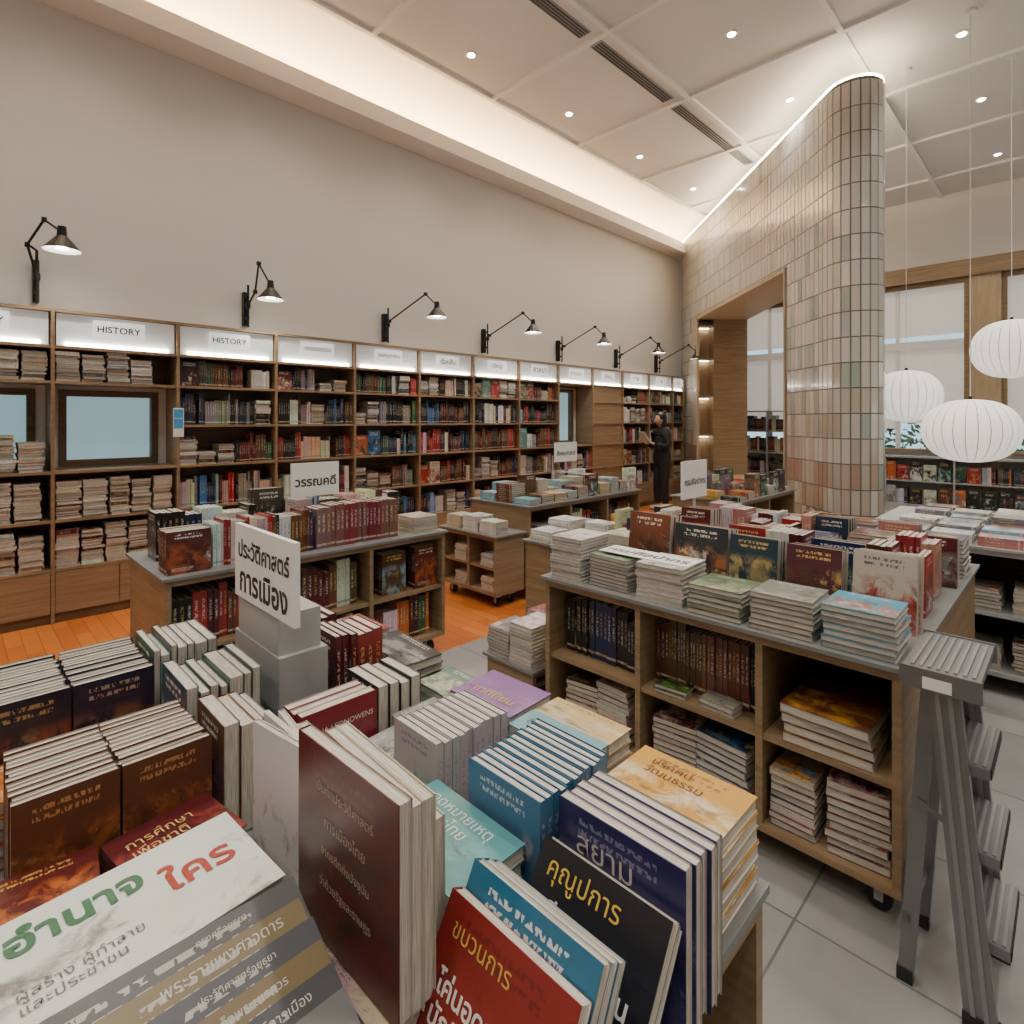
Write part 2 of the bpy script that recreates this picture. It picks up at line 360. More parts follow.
# ---------------------------------------------------------------- end wall windows
def window_end(n,v0,v1,z0,z1):
    e=empty('window_%d'%n,(UE+.1,(v0+v1)/2,z0))
    mb=MB([M_oakd]); f=.07; x0,x1=UE-.03,UE+.12
    mb.box(x0,x1,v0,v0+f,z0,z1,M_oak); mb.box(x0,x1,v1-f,v1,z0,z1,M_oak); mb.box(x0,x1,v0+f,v1-f,z1-f,z1,M_oak); mb.box(x0-.05,x1,v0+f,v1-f,z0,z0+.05,M_oak)
    mb.box(x0+.02,x1,v0+f,v1-f,2.72,2.86,M_trimw)
    vm=(v0+v1)/2
    mb.box(x0+.03,x1-.02,vm-.03,vm+.03,z0+.05,z1-f,M_trimw)
    mb.done('frame',e)
    mb=MB([M_glass]); mb.box(UE+.075,UE+.083,v0+f,v1-f,z0+.05,z1-f,M_glass); mb.done('pane',e)
    mb=MB([M_blind]); mb.box(UE+.04,UE+.046,v0+f,vm-.03,2.95,z1-f,M_blind); mb.box(UE+.04,UE+.046,vm+.03,v1-f,2.95,z1-f,M_blind)
    mb.box(UE+.04,UE+.046,v0+f,vm-.03,1.45,2.72,M_blind); mb.box(UE+.04,UE+.046,vm+.03,v1-f,1.35,2.72,M_blind); mb.done('roller_blind',e)
for i,h in enumerate(EWIN): window_end(i+1,*h)
mb=MB([M_oak])
mb.box(UE-.12,UE-.002,VB+.01,VW-.4,3.86,4.13,M_oak)
for a,b in ((-1.3,-1.15),(.85,1.25),(3.25,3.6)): mb.box(UE-.08,UE-.002,a,b,0.1,3.86,M_oakl)
mb.done('trim_window_header')
for i,(a,b,z0,z1) in enumerate(LWIN):
    e=empty('window_%d'%(i+5),((a+b)/2,VW,z0)); mb=MB([M_oakd]); f=.05; y0,y1=VW-.012,VW+.12
    mb.box(a,a+f,y0,y1,z0,z1,M_oakd); mb.box(b-f,b,y0,y1,z0,z1,M_oakd); mb.box(a+f,b-f,y0,y1,z1-f,z1,M_oakd); mb.box(a+f,b-f,y0,y1,z0,z0+f,M_oakd); mb.done('frame',e)
    mb=MB([M_frost]); mb.box(a+f,b-f,VW+.06,VW+.07,z0+f,z1-f,M_frost); mb.done('pane',e)
# outside
M_grass=mat('grass_ground',(.10,.17,.06),.9,noise=.3,nscale=3)
mb=MB([M_grass]); mb.box(UE+.3,UE+14,-14,14,-.25,-.1,M_grass); mb.done('ground_outside')
M_leaf=mat('hedge_leaves',(.07,.16,.04),.7,noise=.6,nscale=9)
for vv in (-2.2,.6,3.2):
    mb=MB([M_leaf])
    for i in range(900):
        c=Vector((UE+2.6+R.gauss(0,.35),vv+R.uniform(-1.3,1.3),R.uniform(-.05,1.75)))
        a=Vector((R.gauss(0,1),R.gauss(0,1),R.gauss(0,1))).normalized(); b=a.orthogonal().normalized(); s=R.uniform(.06,.13)
        mb.poly([c-a*s,c-b*s*.5,c+a*s,c+b*s*.5],M_leaf)
    mb.cyl((UE+2.6,vv,-.1),(UE+2.6,vv,.6),.05,.03,M_oakd,8); mb.done('hedge')
# ---------------------------------------------------------------- wall bookcases
V0=5.32; VBK=5.655
divs=[.55+.82*k for k in range(-3,12)]+[9.97]
ZS=[.40,.76,1.12,1.46,1.79,2.05]
labels={0:'HISTORY',1:'HISTORY',2:'HISTORY',3:'HISTORY',4:'HISTORY',5:'วรรณกรรม',6:'วรรณกรรม',7:'เรื่องสั้น',8:'ปรัชญา',9:'ศาสนา',10:'การเมือง',11:'สังคม',12:'ภาษา',13:'เด็ก',14:'ทั่วไป'}
bt=.022
def pageout(mb,x,y,z,hh,w,pal,ch=.25,depth=.20,tr=(.010,.028),sp=.45):
    zz=z; c=R.choice(pal)
    while zz<z+hh:
        t=R.uniform(*tr)
        if R.random()<ch: c=R.choice(pal)
        dx=R.uniform(-.006,.004); ww=w*R.uniform(.90,1)
        if R.random()<sp:
            mb.book(Vector((x+dx+ww-.004,y+R.uniform(0,.025),zz)),uY,-uX,uZ,depth,ww-.008,t-.0006,jit(c,.15))
        else: mb.book(Vector((x+dx+.004,y+depth+R.uniform(0,.025),zz)),-uY,uX,uZ,depth,ww-.008,t-.0006,jit(c,.15))
        zz+=t
for k in range(len(divs)-1):
    a,b=divs[k],divs[k+1]; win=(k in (2,3)); win2=(k==10); panel=(k==11)
    e=empty('wall_bookcase',((a+b)/2,5.5,0))
    mb=MB([M_oak])
    mb.box(a-bt/2+.0005,a+bt/2,V0,VBK,0,2.32,M_oak)
    if k==len(divs)-2: mb.box(b-bt/2,b+bt/2,V0,VBK,0,2.32,M_oak)
    x0,x1=a+bt/2,b-bt/2
    mb.box(x0,x1,V0,VBK,2.30,2.32,M_oak); mb.box(x0,x1,V0+.02,VBK,0,.07,M_oakd)
    mb.box(x0,x1,V0+.02,VBK,.07,.38,M_oak); mid=(x0+x1)/2
    mb.box(x0+.004,mid-.003,V0,V0+.019,.075,.375,M_oak); mb.box(mid+.003,x1-.004,V0,V0+.019,.075,.375,M_oak)
    for z in ZS:
        if (win and z==1.46) or (win2 and z in (1.46,1.79)): continue
        mb.box(x0,x1,V0+.004,VBK-.012,z-.02,z,M_oak)
    if panel: mb.box(x0,x1,V0+.02,V0+.05,.4,2.03,M_oak)
    if not (win or win2): mb.box(x0,x1,VBK-.012,VBK,.38,2.30,M_oakd)
    else:
        zt=1.77 if win else 2.0
        mb.box(x0,x1,VBK-.012,VBK,.38,1.12,M_oakd); mb.box(x0,x1,VBK-.012,VBK,zt,2.30,M_oakd)
    mb.done('carcass',e)
    mb=MB([M_disp]); mb.box(x0+.012,x1-.012,V0+.03,V0+.04,2.055,2.295,M_disp); mb.done('header_panel',e)
    mb=MB([M_led2]); mb.box(x0+.06,x1-.06,V0+.004,V0+.024,2.056,2.084,M_led2); mb.done('led_tube',e)
    mb=MB([M_card]); cw=.34; mb.box(mid-cw/2,mid+cw/2,V0+.004,V0+.008,2.14,2.265,M_card)
    mb.text(labels.get(k,'BOOKS'),(mid-cw*.42,V0+.004,2.165),uX,uZ,cw*.84,.07,bold=.02); mb.done('section_label',e)
    if panel: continue
    mb=MB(BM)
    LP=[WHT,CRM,WHT,CRM,WHT,GRY,BLK,BRN,WHT,MAR,CRM]
    for zi,z in enumerate(ZS[:-1]):
        if win and zi==3: continue
        if win2 and zi>=2: continue
        ww=x1-x0-.01; xs=x0+.005
        if win:
            x=xs
            if zi==2 and k==3: continue
            while x+.13<x1:
                w=R.uniform(.13,.17)
                if x+w>x1: break
                hh=R.uniform(.25,.30) if zi<2 else (R.uniform(.2,.5) if zi==2 else R.uniform(.17,.22))
                pageout(mb,x,V0+.015,z,hh,w,LP,sp=.2)
                x+=w+.001
            continue
        s=0
        while s<ww-.06:
            L=min(ww-s,R.uniform(.14,.5)); md=R.random()
            y=V0+.02+R.uniform(0,.03); top=.275 if zi<4 else .232
            pal=R.choice([None,None,None,[MAR,BRN,BLK,RED],[NAVY,BLK,BLUE],[CRM,WHT,GRY],[BRN,GRN,BLK,MAR],[BLK,GRY,NAVY],[WHT,GRY,BLK]])
            lo=(zi<=1)
            if md<(.64 if not lo else .4) or L<.16:
                spines(mb,xs+s,y,z,(1,0,0),L-.002,'-V',(top*.62,top),(.13,.17),(.007,.024),pal,(1,6),fill=R.choice([1,1,1,.88]))
            elif md<(.90 if not lo else .95):
                m=int(L/.15); L=m*.152
                for q in range(m): pageout(mb,xs+s+q*.152,y-.005,z,R.uniform(top*.35,top*.93),.15,R.choice([[WHT,CRM,WHT,GRY,BRN,MAR,NAVY,BLK,WHT],LP]),.35,.19,sp=.3)
            else:
                m=max(1,int(L/.155)); L=m*.156
                for q in range(m): faceout(mb,xs+s+.078+q*.156,y+.01,z,'-V',R.randint(2,7),.018,.148,R.uniform(top*.75,top),jit(R.choice(ALL)))
            s+=L+.002
    if mb.v: mb.done('shelved_books',e)
mb=MB([M_white]); mb.box(1.33,1.41,V0-.004,V0-.001,1.36,1.60,M_white); mb.box(1.335,1.405,V0-.0055,V0-.0041,1.43,1.59,mat('notice_blue',(.05,.30,.62),.5)); mb.text('โปรโมชั่น',(1.34,V0-.0055,1.50),uX,uZ,.06,.03,(.8,.8,.8)); mb.done('notice_card')
# ---------------------------------------------------------------- swing arm lamps
for k in range(7):
    u=.48+1.54*k; 
    if k==6: u=9.5
    e=empty('swing_arm_wall_lamp',(u,5.6,2.4)); mb=MB([M_black])
    mb.box(u-.02,u+.02,5.61,5.668,2.40,2.72,M_black)
    mb.cyl((u,5.56,2.38),(u,5.56,2.78),.010,.010,M_black,10); mb.box(u-.012,u+.012,5.56,5.61,2.46,2.48,M_black); mb.box(u-.012,u+.012,5.56,5.61,2.66,2.68,M_black)
    mb.cyl((u,5.56,2.56),(u,5.56,2.61),.022,.022,M_black,12)
    if k==0: j1=(u-.06,5.5,2.80); j2=(u+.02,5.32,2.96); sh=(u+.10,5.12,2.84); mb.cyl((u,5.56,2.78),(u-.04,5.53,2.80),.009,.009,M_black,8)
    elif k==1: j1=(u+.02,5.44,2.70); j2=(u-.02,5.25,2.92); sh=(u+.05,5.16,2.72)
    else: j1=(u-.02,5.50,2.62); j2=(u+.15,5.05,2.88); sh=(u+.22,4.94,2.75)
    mb.cyl((u,5.56,2.59),j1,.009,.009,M_black,8); mb.cyl(j1,j2,.009,.009,M_black,8); mb.cyl(j2,sh,.008,.008,M_black,8)
    for q in (j1,j2): mb.cyl((q[0]-.015,q[1],q[2]),(q[0]+.015,q[1],q[2]),.020,.020,M_black,10)
    S=Vector(sh); mb.cyl(S+uZ*.04,S-uZ*.03,.026,.032,M_black,14); mb.cyl(S-uZ*.03,S-uZ*.13,.034,.115,M_black,24,caps=False)
    mb.cyl(S-uZ*.131,S-uZ*.031,.112,.032,M_white,24,caps=False)
    mb.done('arm_and_shade',e)
    mb=MB([M_bulb]); mb.cyl(S-uZ*.118,S-uZ*.045,.036,.012,M_bulb,12); mb.done('bulb',e)
    light('lamp','SPOT',S-uZ*.135,18,e,spot_size=math.radians(110),spot_blend=.6,shadow_soft_size=.03,color=(1,.97,.92))
# ---------------------------------------------------------------- tiled partition wall
TW=empty('tiled_partition_wall',(*cam2room(3.7,8.5),0))
def pr(x,d,z): u,v=cam2room(x,d); return (u,v,z)
def prism(mb,poly,z0,z1,m):
    n=len(poly); ar=sum(poly[i][0]*poly[(i+1)%n][1]-poly[(i+1)%n][0]*poly[i][1] for i in range(n))
    if ar<0: poly=poly[::-1]
    for i in range(n):
        p,q=poly[i],poly[(i+1)%n]; mb.poly([pr(*p,z0),pr(*q,z0),pr(*q,z1),pr(*p,z1)],m)
    mb.poly([pr(*p,z1) for p in poly],m); mb.poly([pr(*p,z0) for p in poly[::-1]],m)
XF=3.37; r=.265; CXc,CDc=XF+r,6.0; ZT=5.0
back=lambda d: XF+2*r+(d-6.0)*(.47/5.2)
arc=[(CXc-r*math.cos(a),CDc-r*math.sin(a)) for a in [math.pi*i/16 for i in range(17)]]
D0,D1,DE=6.97,10.29,11.22
mb=MB([M_grout])
colp=[(XF,D0)]+arc+[(back(D0),D0)]
prism(mb,colp,0,ZT,M_grout)
prism(mb,[(XF,D0),(XF,D1+.3),(back(D1+.3),D1+.3),(back(D0),D0)],3.37,ZT,M_grout)
prism(mb,[(XF+.02,D0),(XF+.02,D1),(back(D1)-.02,D1),(back(D0)-.02,D0)],0,.46,M_grout)
prism(mb,[(XF,D1+.3),(XF,DE),(back(DE),DE-.2),(back(D1+.3),D1+.3)],0,ZT,M_grout)
mb.done('body',TW)
mb=MB([M_oak])
prism(mb,[(XF-.01,D0),(XF-.01,D1),(back(D1)+.01,D1),(back(D0)+.01,D0)],3.33,3.369,M_oakl)
prism(mb,[(XF-.01,D0),(XF-.01,D0+.03),(back(D0)+.01,D0+.03),(back(D0)+.01,D0)],.5,3.33,M_oakl)
prism(mb,[(XF-.12,D0+.0),(XF-.12,D1),(back(D1)+.01,D1),(back(D0)+.01,D0)],.461,.51,M_oakl)
n0,n1=XF,XF+.30
prism(mb,[(n0,D1),(n0,D1+.3),(n0+.04,D1+.3),(n0+.04,D1)],0,3.33,M_oakl)
prism(mb,[(n1,D1),(n1,D1+.3),(back(D1),D1+.3),(back(D1),D1)],0,3.33,M_oak)
prism(mb,[(n0+.04,D1+.26),(n0+.04,D1+.3),(n1,D1+.3),(n1,D1+.26)],.0,3.33,M_oakl)
for z in (.5,1.2,1.9,2.6,3.2): prism(mb,[(n0+.04,D1+.02),(n0+.04,D1+.26),(n1,D1+.26),(n1,D1+.02)],z,z+.03,M_oakl)
mb.done('oak_lining',TW)
mb=MB([M_led2])
for z in (1.2,1.9,2.6,3.2): prism(mb,[(n0+.06,D1+.2),(n0+.06,D1+.22),(n1-.02,D1+.22),(n1-.02,D1+.2)],z-.012,z-.001,M_led2)
mb.done('niche_led',TW)
path=[(XF,DE)]+[(XF,CDc)]+arc[1:-1]+[(XF+2*r,CDc),(back(DE-.2),DE-.2)]
dense=[]
for p,q in zip(path,path[1:]):
    p,q=Vector(p),Vector(q); L=(q-p).length; n=max(1,int(L/.005))
    for i in range(n): dense.append(p.lerp(q,i/n))
dense.append(Vector(path[-1]))
acc=[0]
for p,q in zip(dense,dense[1:]): acc.append(acc[-1]+(q-p).length)
def at(s):
    i=min(len(acc)-1,bisect.bisect_left(acc,s)); return dense[i]
mb=MB([M_tile]); tw,th=.088,.262; g=.009; s=0
cream=[(.53,.505,.45),(.56,.535,.48),(.50,.475,.42),(.58,.555,.50)]
sage=[(.31,.36,.325),(.37,.405,.37),(.41,.44,.40),(.34,.38,.345)]
tan=[(.43,.375,.31),(.46,.41,.345),(.40,.34,.28),(.48,.435,.37)]
pnk=[(.42,.29,.22),(.37,.25,.19),(.44,.35,.28)]
while s+tw<acc[-1]:
    p,q=at(s+g/2),at(s+tw-g/2); pm=(p+q)/2; dn=(q-p).normalized(); nrm=Vector((dn.y,-dn.x))
    if nrm.dot(pm-Vector((CXc,max(pm.y,CDc))))<0: nrm=-nrm
    z=.0
    while z+.05<ZT:
        z1=min(z+th-g,ZT)
        ins=(D0-.03<pm.y<D1+.05) and z1>.47 and z<3.34
        zz0,zz1=z,z1
        if D0-.03<pm.y<D1+.05:
            if z<3.37<z1: zz0=3.375; ins=False
            if z<.46<z1: zz1=.455; ins=False
        if not ins:
            zc=(zz0+zz1)/2; x=R.random()
            near=pm.y<7.6
            pm_=.42*math.exp(-((zc-2.4)/.8)**2) if near else .02
            pp=max(0,min(.5,(2.2-zc)/1.6)) if near else max(0,min(.5,(1-zc)))
            pk=max(0,min(.4,(1.2-zc)/.8))
            c=R.choice(sage) if x<pm_ else (R.choice(tan) if x<pm_+pp else (R.choice(pnk) if x<pm_+pp+pk else R.choice(cream)))
            c=jit(c,.03); hgt=.008
            P0,Q0=p,q; P1,Q1=p+nrm*hgt+dn*.002,q+nrm*hgt-dn*.002
            a=[pr(P1.x,P1.y,zz0+.002),pr(Q1.x,Q1.y,zz0+.002),pr(Q1.x,Q1.y,zz1-.002),pr(P1.x,P1.y,zz1-.002)]
            bb=[pr(P0.x,P0.y,zz0),pr(Q0.x,Q0.y,zz0),pr(Q0.x,Q0.y,zz1),pr(P0.x,P0.y,zz1)]
            mb.poly(a,M_tile,c)
            for i in range(4):
                j=(i+1)%4; mb.poly([bb[i],bb[j],a[j],a[i]],M_tile,c)
        z+=th
    s+=tw
mb.done('glazed_tiles',TW)
mb=MB([M_led3])
sm=[at(x) for x in [i*.1 for i in range(int(acc[-1]/.1))]]
for p,q in zip(sm,sm[1:]):
    dn=(q-p).normalized(); n=Vector((dn.y,-dn.x))
    if n.dot((p+q)/2-Vector((CXc,max(p.y,CDc))))<0: n=-n
    a0,a1,b0,b1=p-n*.03,q-n*.03,p+n*.004,q+n*.004
    mb.poly([pr(*a0,ZT+.026),pr(*a1,ZT+.026),pr(*b1,ZT+.026),pr(*b0,ZT+.026)],M_led3)
    mb.poly([pr(*b0,ZT+.002),pr(*b1,ZT+.002),pr(*b1,ZT+.026),pr(*b0,ZT+.026)],M_led3)
mb.done('rim_led',TW)
# ---------------------------------------------------------------- lanterns
def lantern(x,d,z,rr,hh):
    u,v=cam2room(x,d); e=empty('paper_pendant_lantern',(u,v,z)); mb=MB([M_lant,M_rib]); m=18; NR=26
    angs=[]
    for i in range(NR):
        b0=2*math.pi*i/NR; w=2*math.pi/NR; angs+=[(b0,0.0,1),(b0+w*.09,0.0,0),(b0+w*.36,.4,0),(b0+w*.72,.4,0)]
    n=len(angs)
    def P(i,j):
        a,bul,_=angs[i]; t=math.pi*(j/m); lob=1+.035*bul
        q=math.sin(t)**.8 if 0<j<m else .12
        return (u+rr*q*lob*math.cos(a),v+rr*q*lob*math.sin(a),z+hh*math.cos(t))
    for j in range(m):
        for i in range(n): mb.poly([P(i,j),P(i,j+1),P((i+1)%n,j+1),P((i+1)%n,j)],M_rib if angs[i][2] else M_lant)
    mb.done('shade',e)
    mb=MB([M_black]); mb.cyl((u,v,z+hh),(u,v,ZC-.03),.0035,.0035,M_white,6); mb.cyl((u,v,ZC-.03),(u,v,ZC-.002),.05,.05,M_white,16); mb.cyl((u,v,z+hh-.01),(u,v,z+hh+.03),.02,.012,M_black,10); mb.done('cord_and_canopy',e)
lantern(4.27,6.12,1.76,.325,.275); lantern(4.25,5.24,1.40,.37,.29); lantern(5.2,5.88,2.24,.34,.30)
# ---------------------------------------------------------------- display units
def unit(u0,u1,v0,v1,top,dirn,dv,m=M_oak,mt=M_gray,mid=.43,both=True,name='book_display_table',ov=.018):
    e=empty(name,((u0+u1)/2,(v0+v1)/2,0)); mb=MB([m]); t=.024; zb=.10; tk=.014
    mb.box(u0,u1,v0,v1,zb,zb+t,m)
    mb.box(u0,u1,v0,v1,top-.044,top-tk-.0005,m)
    tt=top-.044
    if dirn=='U':
        um=(u0+u1)/2; mb.box(um-.01,um+.01,v0+t,v1-t,zb+t,tt,M_oakd)
        for y in dv: mb.box(u0+.003,u1-.003,y-t/2,y+t/2,zb+t,tt,m)
        mb.box(u0,u1,v0,v0+t,zb+t,tt,m); mb.box(u0,u1,v1-t,v1,zb+t,tt,m)
        mb.box(u0+.01,um-.01,v0+t,v1-t,mid-.02,mid,m); mb.box(um+.01,u1-.01,v0+t,v1-t,mid-.02,mid,m)
    else:
        vm=(v0+v1)/2; mb.box(u0+t,u1-t,vm-.01,vm+.01,zb+t,tt,M_oakd)
        for x in dv: mb.box(x-t/2,x+t/2,v0+.003,v1-.003,zb+t,tt,m)
        mb.box(u0,u0+t,v0,v1,zb+t,tt,m); mb.box(u1-t,u1,v0,v1,zb+t,tt,m)
        mb.box(u0+t,u1-t,v0+.01,vm-.01,mid-.02,mid,m); mb.box(u0+t,u1-t,vm+.01,v1-.01,mid-.02,mid,m)
    mb.done('carcass',e)
    mb=MB([mt]); mb.box(u0-ov,u1+ov,v0-ov,v1+ov,top-tk,top,mt); mb.done('top',e)
    mb=MB([M_rub])
    for x in (u0+.08,u1-.08):
        for y in (v0+.07,v1-.07):
            mb.cyl((x-.018,y,.036),(x+.018,y,.036),.036,.036,M_rub,16); mb.box(x-.026,x+.026,y-.02,y+.02,.072,.0995,M_lgray); mb.box(x-.026,x-.02,y-.012,y+.012,.03,.075,M_lgray)
    mb.done('castors',e)
    return e
T=.78
def sign(name,u,v,z0,w,h,face,text,post=None):
    X,Y,Z=FR[face]; e=empty(name,(u,v,z0)); mb=MB([M_white]); o=Vector((u,v,z0))-X*w/2
    mb.obox(o-Z*.012,X*w,Y*h,Z*.012,M_white)
    lines=text.split('\n'); n=len(lines)
    for i,l in enumerate(lines):
        mb.text(l,o+X*w*.07+Y*(h*(.09+.84*(n-1-i)/n)),X,Y,w*.86,h*.72/n,bold=.025)
    if post: 
        mb.cyl(Vector((u,v,post))-Z*.006,Vector((u,v,z0))-Z*.006,.008,.008,M_lgray,8); mb.obox(Vector((u,v,post))-X*.06-Z*.05,X*.12,Z*.09,uZ*.006,M_lgray)
    mb.done('board',e)
# ===== foreground island
unit(.02,.895,.345,1.61,T,'V',[.5],mt=M_gray,ov=.008)
def bs(fn,name='book_stack'):
    mb=MB(BM); fn(mb); return mb.done(name)
E=T+.0005
DK=(.018,.018,.03)
bs(lambda m:(faceout(m,.10,1.37,E,'-V',13,.0165,.135,.205,DK,(.25,.06,.03),(.4,.25,.1)),faceout(m,.24,1.37,E,'-V',13,.0165,.135,.205,(.02,.022,.04),(.22,.10,.05),(.4,.3,.2))),'book_row')
bs(lambda m:(stack(m,.11,1.285,E,5,.022,.145,.13,'-V',.1,col=ORG,c2=YEL,c3=WHT),stack(m,.25,1.285,E,6,.02,.145,.13,'-V',-.1,col=RED,c2=BLK,c3=YEL)))
def cop(m):
    c=(.10,.035,.015)
    for xx in (.125,.25):
        f,X,Y=faceout(m,xx,1.03,E,'-V',12,.0142,.125,.19,c,(.26,.08,.025),(.45,.22,.08))
bs(cop,'book_row')
def mar(m):
    p,X,Y=stack(m,.24,.950,E,5,.02,.15,.13,'-V',.15,col=MAR,c2=(.25,.04,.03),c3=MAR)
    m.text('การศึกษา\nเพื่อชาติ',p+X*.02+Y*.06,X,Y,.09,.045,(.6,.4,.15))
bs(mar)
bs(lambda m:stack(m,.08,.955,E,5,.021,.14,.13,'-V',-.1,col=(.08,.012,.010),c2=ORG,c3=YEL))
def whitebig(m):
    p,X,Y=stack(m,.155,.785,E,9,.0165,.28,.175,'-V',.05,col=WHT,c2=WHT,c3=WHT)
    m.text('อำนาจ',p+X*.03+Y*.105,X,Y,.13,.058,(.03,.13,.06),bold=.03); m.text('ใคร',p+X*.175+Y*.07,X,Y,.08,.065,(.33,.035,.02),bold=.02)
    m.text('ผู้สร้าง ผู้ทำลาย\nและประชาชน',p+X*.03+Y*.022,X,Y,.11,.045,(.12,.12,.13))
bs(whitebig)
bs(lambda m:stack(m,.15,.50,E,2,.020,.27,.28,'-V',0,col=(.2,.2,.21),c2=BLK))
def shingle(m):
    for i in range(6):
        v=.392+.025*i; zz=E+.0475+.009*i
        c=[(.11,.11,.115),(.035,.035,.04),(.13,.09,.035),(.05,.05,.055),(.15,.11,.045),(.06,.06,.065)][i]; c2=[(.30,.30,.30),(.20,.15,.07),(.03,.03,.03),(.24,.18,.08),(.05,.05,.05),(.25,.2,.1)][i]
        f,X,Y=faceout(m,.158,v,zz,'-V',1,.010,.275,.172,c,c2,(.42,.40,.35),lean=1.12)
        if i: m.text(['','ประวัติศาสตร์การเมือง','สมเด็จพระนเรศวร','ประวัติศาสตร์อยุธยา','พระราชพงศาวดาร','กรุงศรีอยุธยา'][i],f+X*.13+Y*.154,X,Y,.12,.010,(.5,.48,.43))
bs(shingle,'leaning_book')
bs(lambda m:stack(m,.375,.60,E,4,.021,.19,.12,'-U',0,col=CRM))
def tall(m):
    c=(.09,.014,.013)
    f,X,Y=faceout(m,.325,.60,E+.086,'-U',1,.018,.215,.235,c,(.045,.014,.012),(.14,.03,.02),yaw=.04)
    for i,tx in enumerate(['บันทึกประวัติศาสตร์','การเมืองไทย','จากอดีตถึงปัจจุบัน','ว่าด้วยรัฐและราษฎร']):
        m.text(tx,f+X*.05+Y*(.18-.038*i),X,Y,.12,.015,(.42,.36,.27))
    faceout(m,.349,.60,E+.086,'-U',2,.016,.205,.225,(.42,.38,.28),yaw=-.03)
    faceout(m,.386,.62,E+.086,'-U',2,.016,.18,.17,(.35,.35,.22),yaw=-.02)
bs(tall,'standing_book')
bs(lambda m:(faceout(m,.349,.84,E,'-U',1,.010,.14,.25,WHT,WHT,WHT,yaw=.16),faceout(m,.366,.86,E,'-U',1,.008,.15,.245,WHT,WHT,WHT,yaw=.02),faceout(m,.383,.87,E,'-U',1,.010,.15,.235,WHT,WHT,WHT,yaw=-.10),faceout(m,.408,.87,E,'-U',2,.016,.15,.20,(.35,.33,.26),yaw=.0)),'standing_book')
def fore(m,u0,u1,v,h,w,pal,t=(.016,.03)):
    s=u0
    while True:
        tt=R.uniform(*t)
        if s+tt>u1: break
        X=-uY; Z=X.cross(uZ)
        m.book(Vector((s+tt if Z.x<0 else s,v+w+R.uniform(-.008,.0),E)),X,uZ,Z,w,h*R.uniform(.90,1.0),tt-.001,jit(R.choice(pal),.1)); s+=tt
bs(lambda m:fore(m,.315,.46,1.42,.225,.17,[WHT,GRN,TEAL,BLK],(.012,.026)),'book_row')
bs(lambda m:fore(m,.32,.47,1.20,.21,.17,[BRN,(.05,.08,.12),(.03,.10,.11),GRN],(.014,.03)),'book_row')
bs(lambda m:fore(m,.33,.44,1.03,.20,.14,[MAR,BRN,(.02,.08,.09)],(.014,.03)),'book_row')
mb=MB([M_lgray]); mb.box(.50,.61,1.20,1.46,E,.99,M_lgray); mb.box(.503,.60,1.215,1.445,.99,1.078,M_lgray); mb.done('sign_stand')
sign('category_sign',.495,1.28,1.079,.33,.172,'-U','ประวัติศาสตร์\nการเมือง')
bs(lambda m:spines(m,.645,1.22,E,(1,0,0),.13,'-V',(.19,.21),(.12,.13),(.015,.025),[MAR,RED,(.02,.1,.1)],(2,4)),'book_row')
bs(lambda m:spines(m,.645,1.42,E,(1,0,0),.13,'-V',(.18,.2),(.13,.15),(.015,.025),[NAVY,GRN,MAR],(2,4)),'book_row')
bs(lambda m:stack(m,.84,1.47,E,6,.021,.17,.11,'-U',.05,col=(.20,.025,.018),c2=(.16,.10,.07),c3=WHT))
bs(lambda m:stack(m,.84,1.25,E,6,.022,.22,.11,'-U',-.05,col=BLK,c2=GRY,c3=WHT))
def redup(m):
    c=(.22,.018,.025)
    f,X,Y=faceout(m,.545,1.02,E,'-V',3,.024,.16,.165,c,MAR,c) 
    m.text('ANNA LEONOWENS',f+X*.01+Y*.115,X,Y,.14,.02,(.7,.65,.6))
bs(redup,'book_row')
bs(lambda m:fore(m,.64,.765,1.04,.165,.13,[BLK,GRN,BLK],(.018,.028)),'book_row')
bs(lambda m:stack(m,.60,.95,E,4,.02,.14,.12,'-V',.08,col=(.35,.35,.34),c2=BLK,c3=WHT))
bs(lambda m:stack(m,.715,.965,E,5,.02,.11,.10,'-V',.0,col=(.20,.22,.16),c2=BLK,c3=WHT))
def bigspines(m,x,y,n,t,w,h,c,c3):
    for i in range(n): m.book(Vector((x+i*t,y+R.uniform(0,.006),E)),uY,uZ,uX,w,h*R.uniform(.97,1),t-.001,jit(c,.05),None,c3)
bs(lambda m:bigspines(m,.575,.75,10,.0165,.125,.18,(.42,.38,.42),(.25,.15,.3)),'book_row')
bs(lambda m:bigspines(m,.575,.52,11,.0150,.15,.195,(.05,.16,.28),(.6,.6,.58)),'book_row')
def teal(m):
    p,X,Y=stack(m,.50,.645,E,6,.022,.20,.13,'-U',0,col=TEAL,c2=(.12,.33,.34),c3=TEAL)
    m.text('จดหมายเหตุ\nสังคมไทย',p+X*.03+Y*.065,X,Y,.13,.045,(.55,.6,.55))
bs(teal)
def purp(m):
    c=(.17,.08,.27)
    p,X,Y=stack(m,.825,.855,E,7,.021,.17,.13,'-U',.03,col=c,c2=(.24,.14,.32),c3=c); m.text('ชาตินิยม',p+X*.03+Y*.03,X,Y,.11,.03,(.6,.45,.12))
bs(purp)
bs(lambda m:stack(m,.84,1.04,E,5,.02,.13,.11,'-U',.0,col=(.10,.2,.13),c2=CRM,c3=WHT))
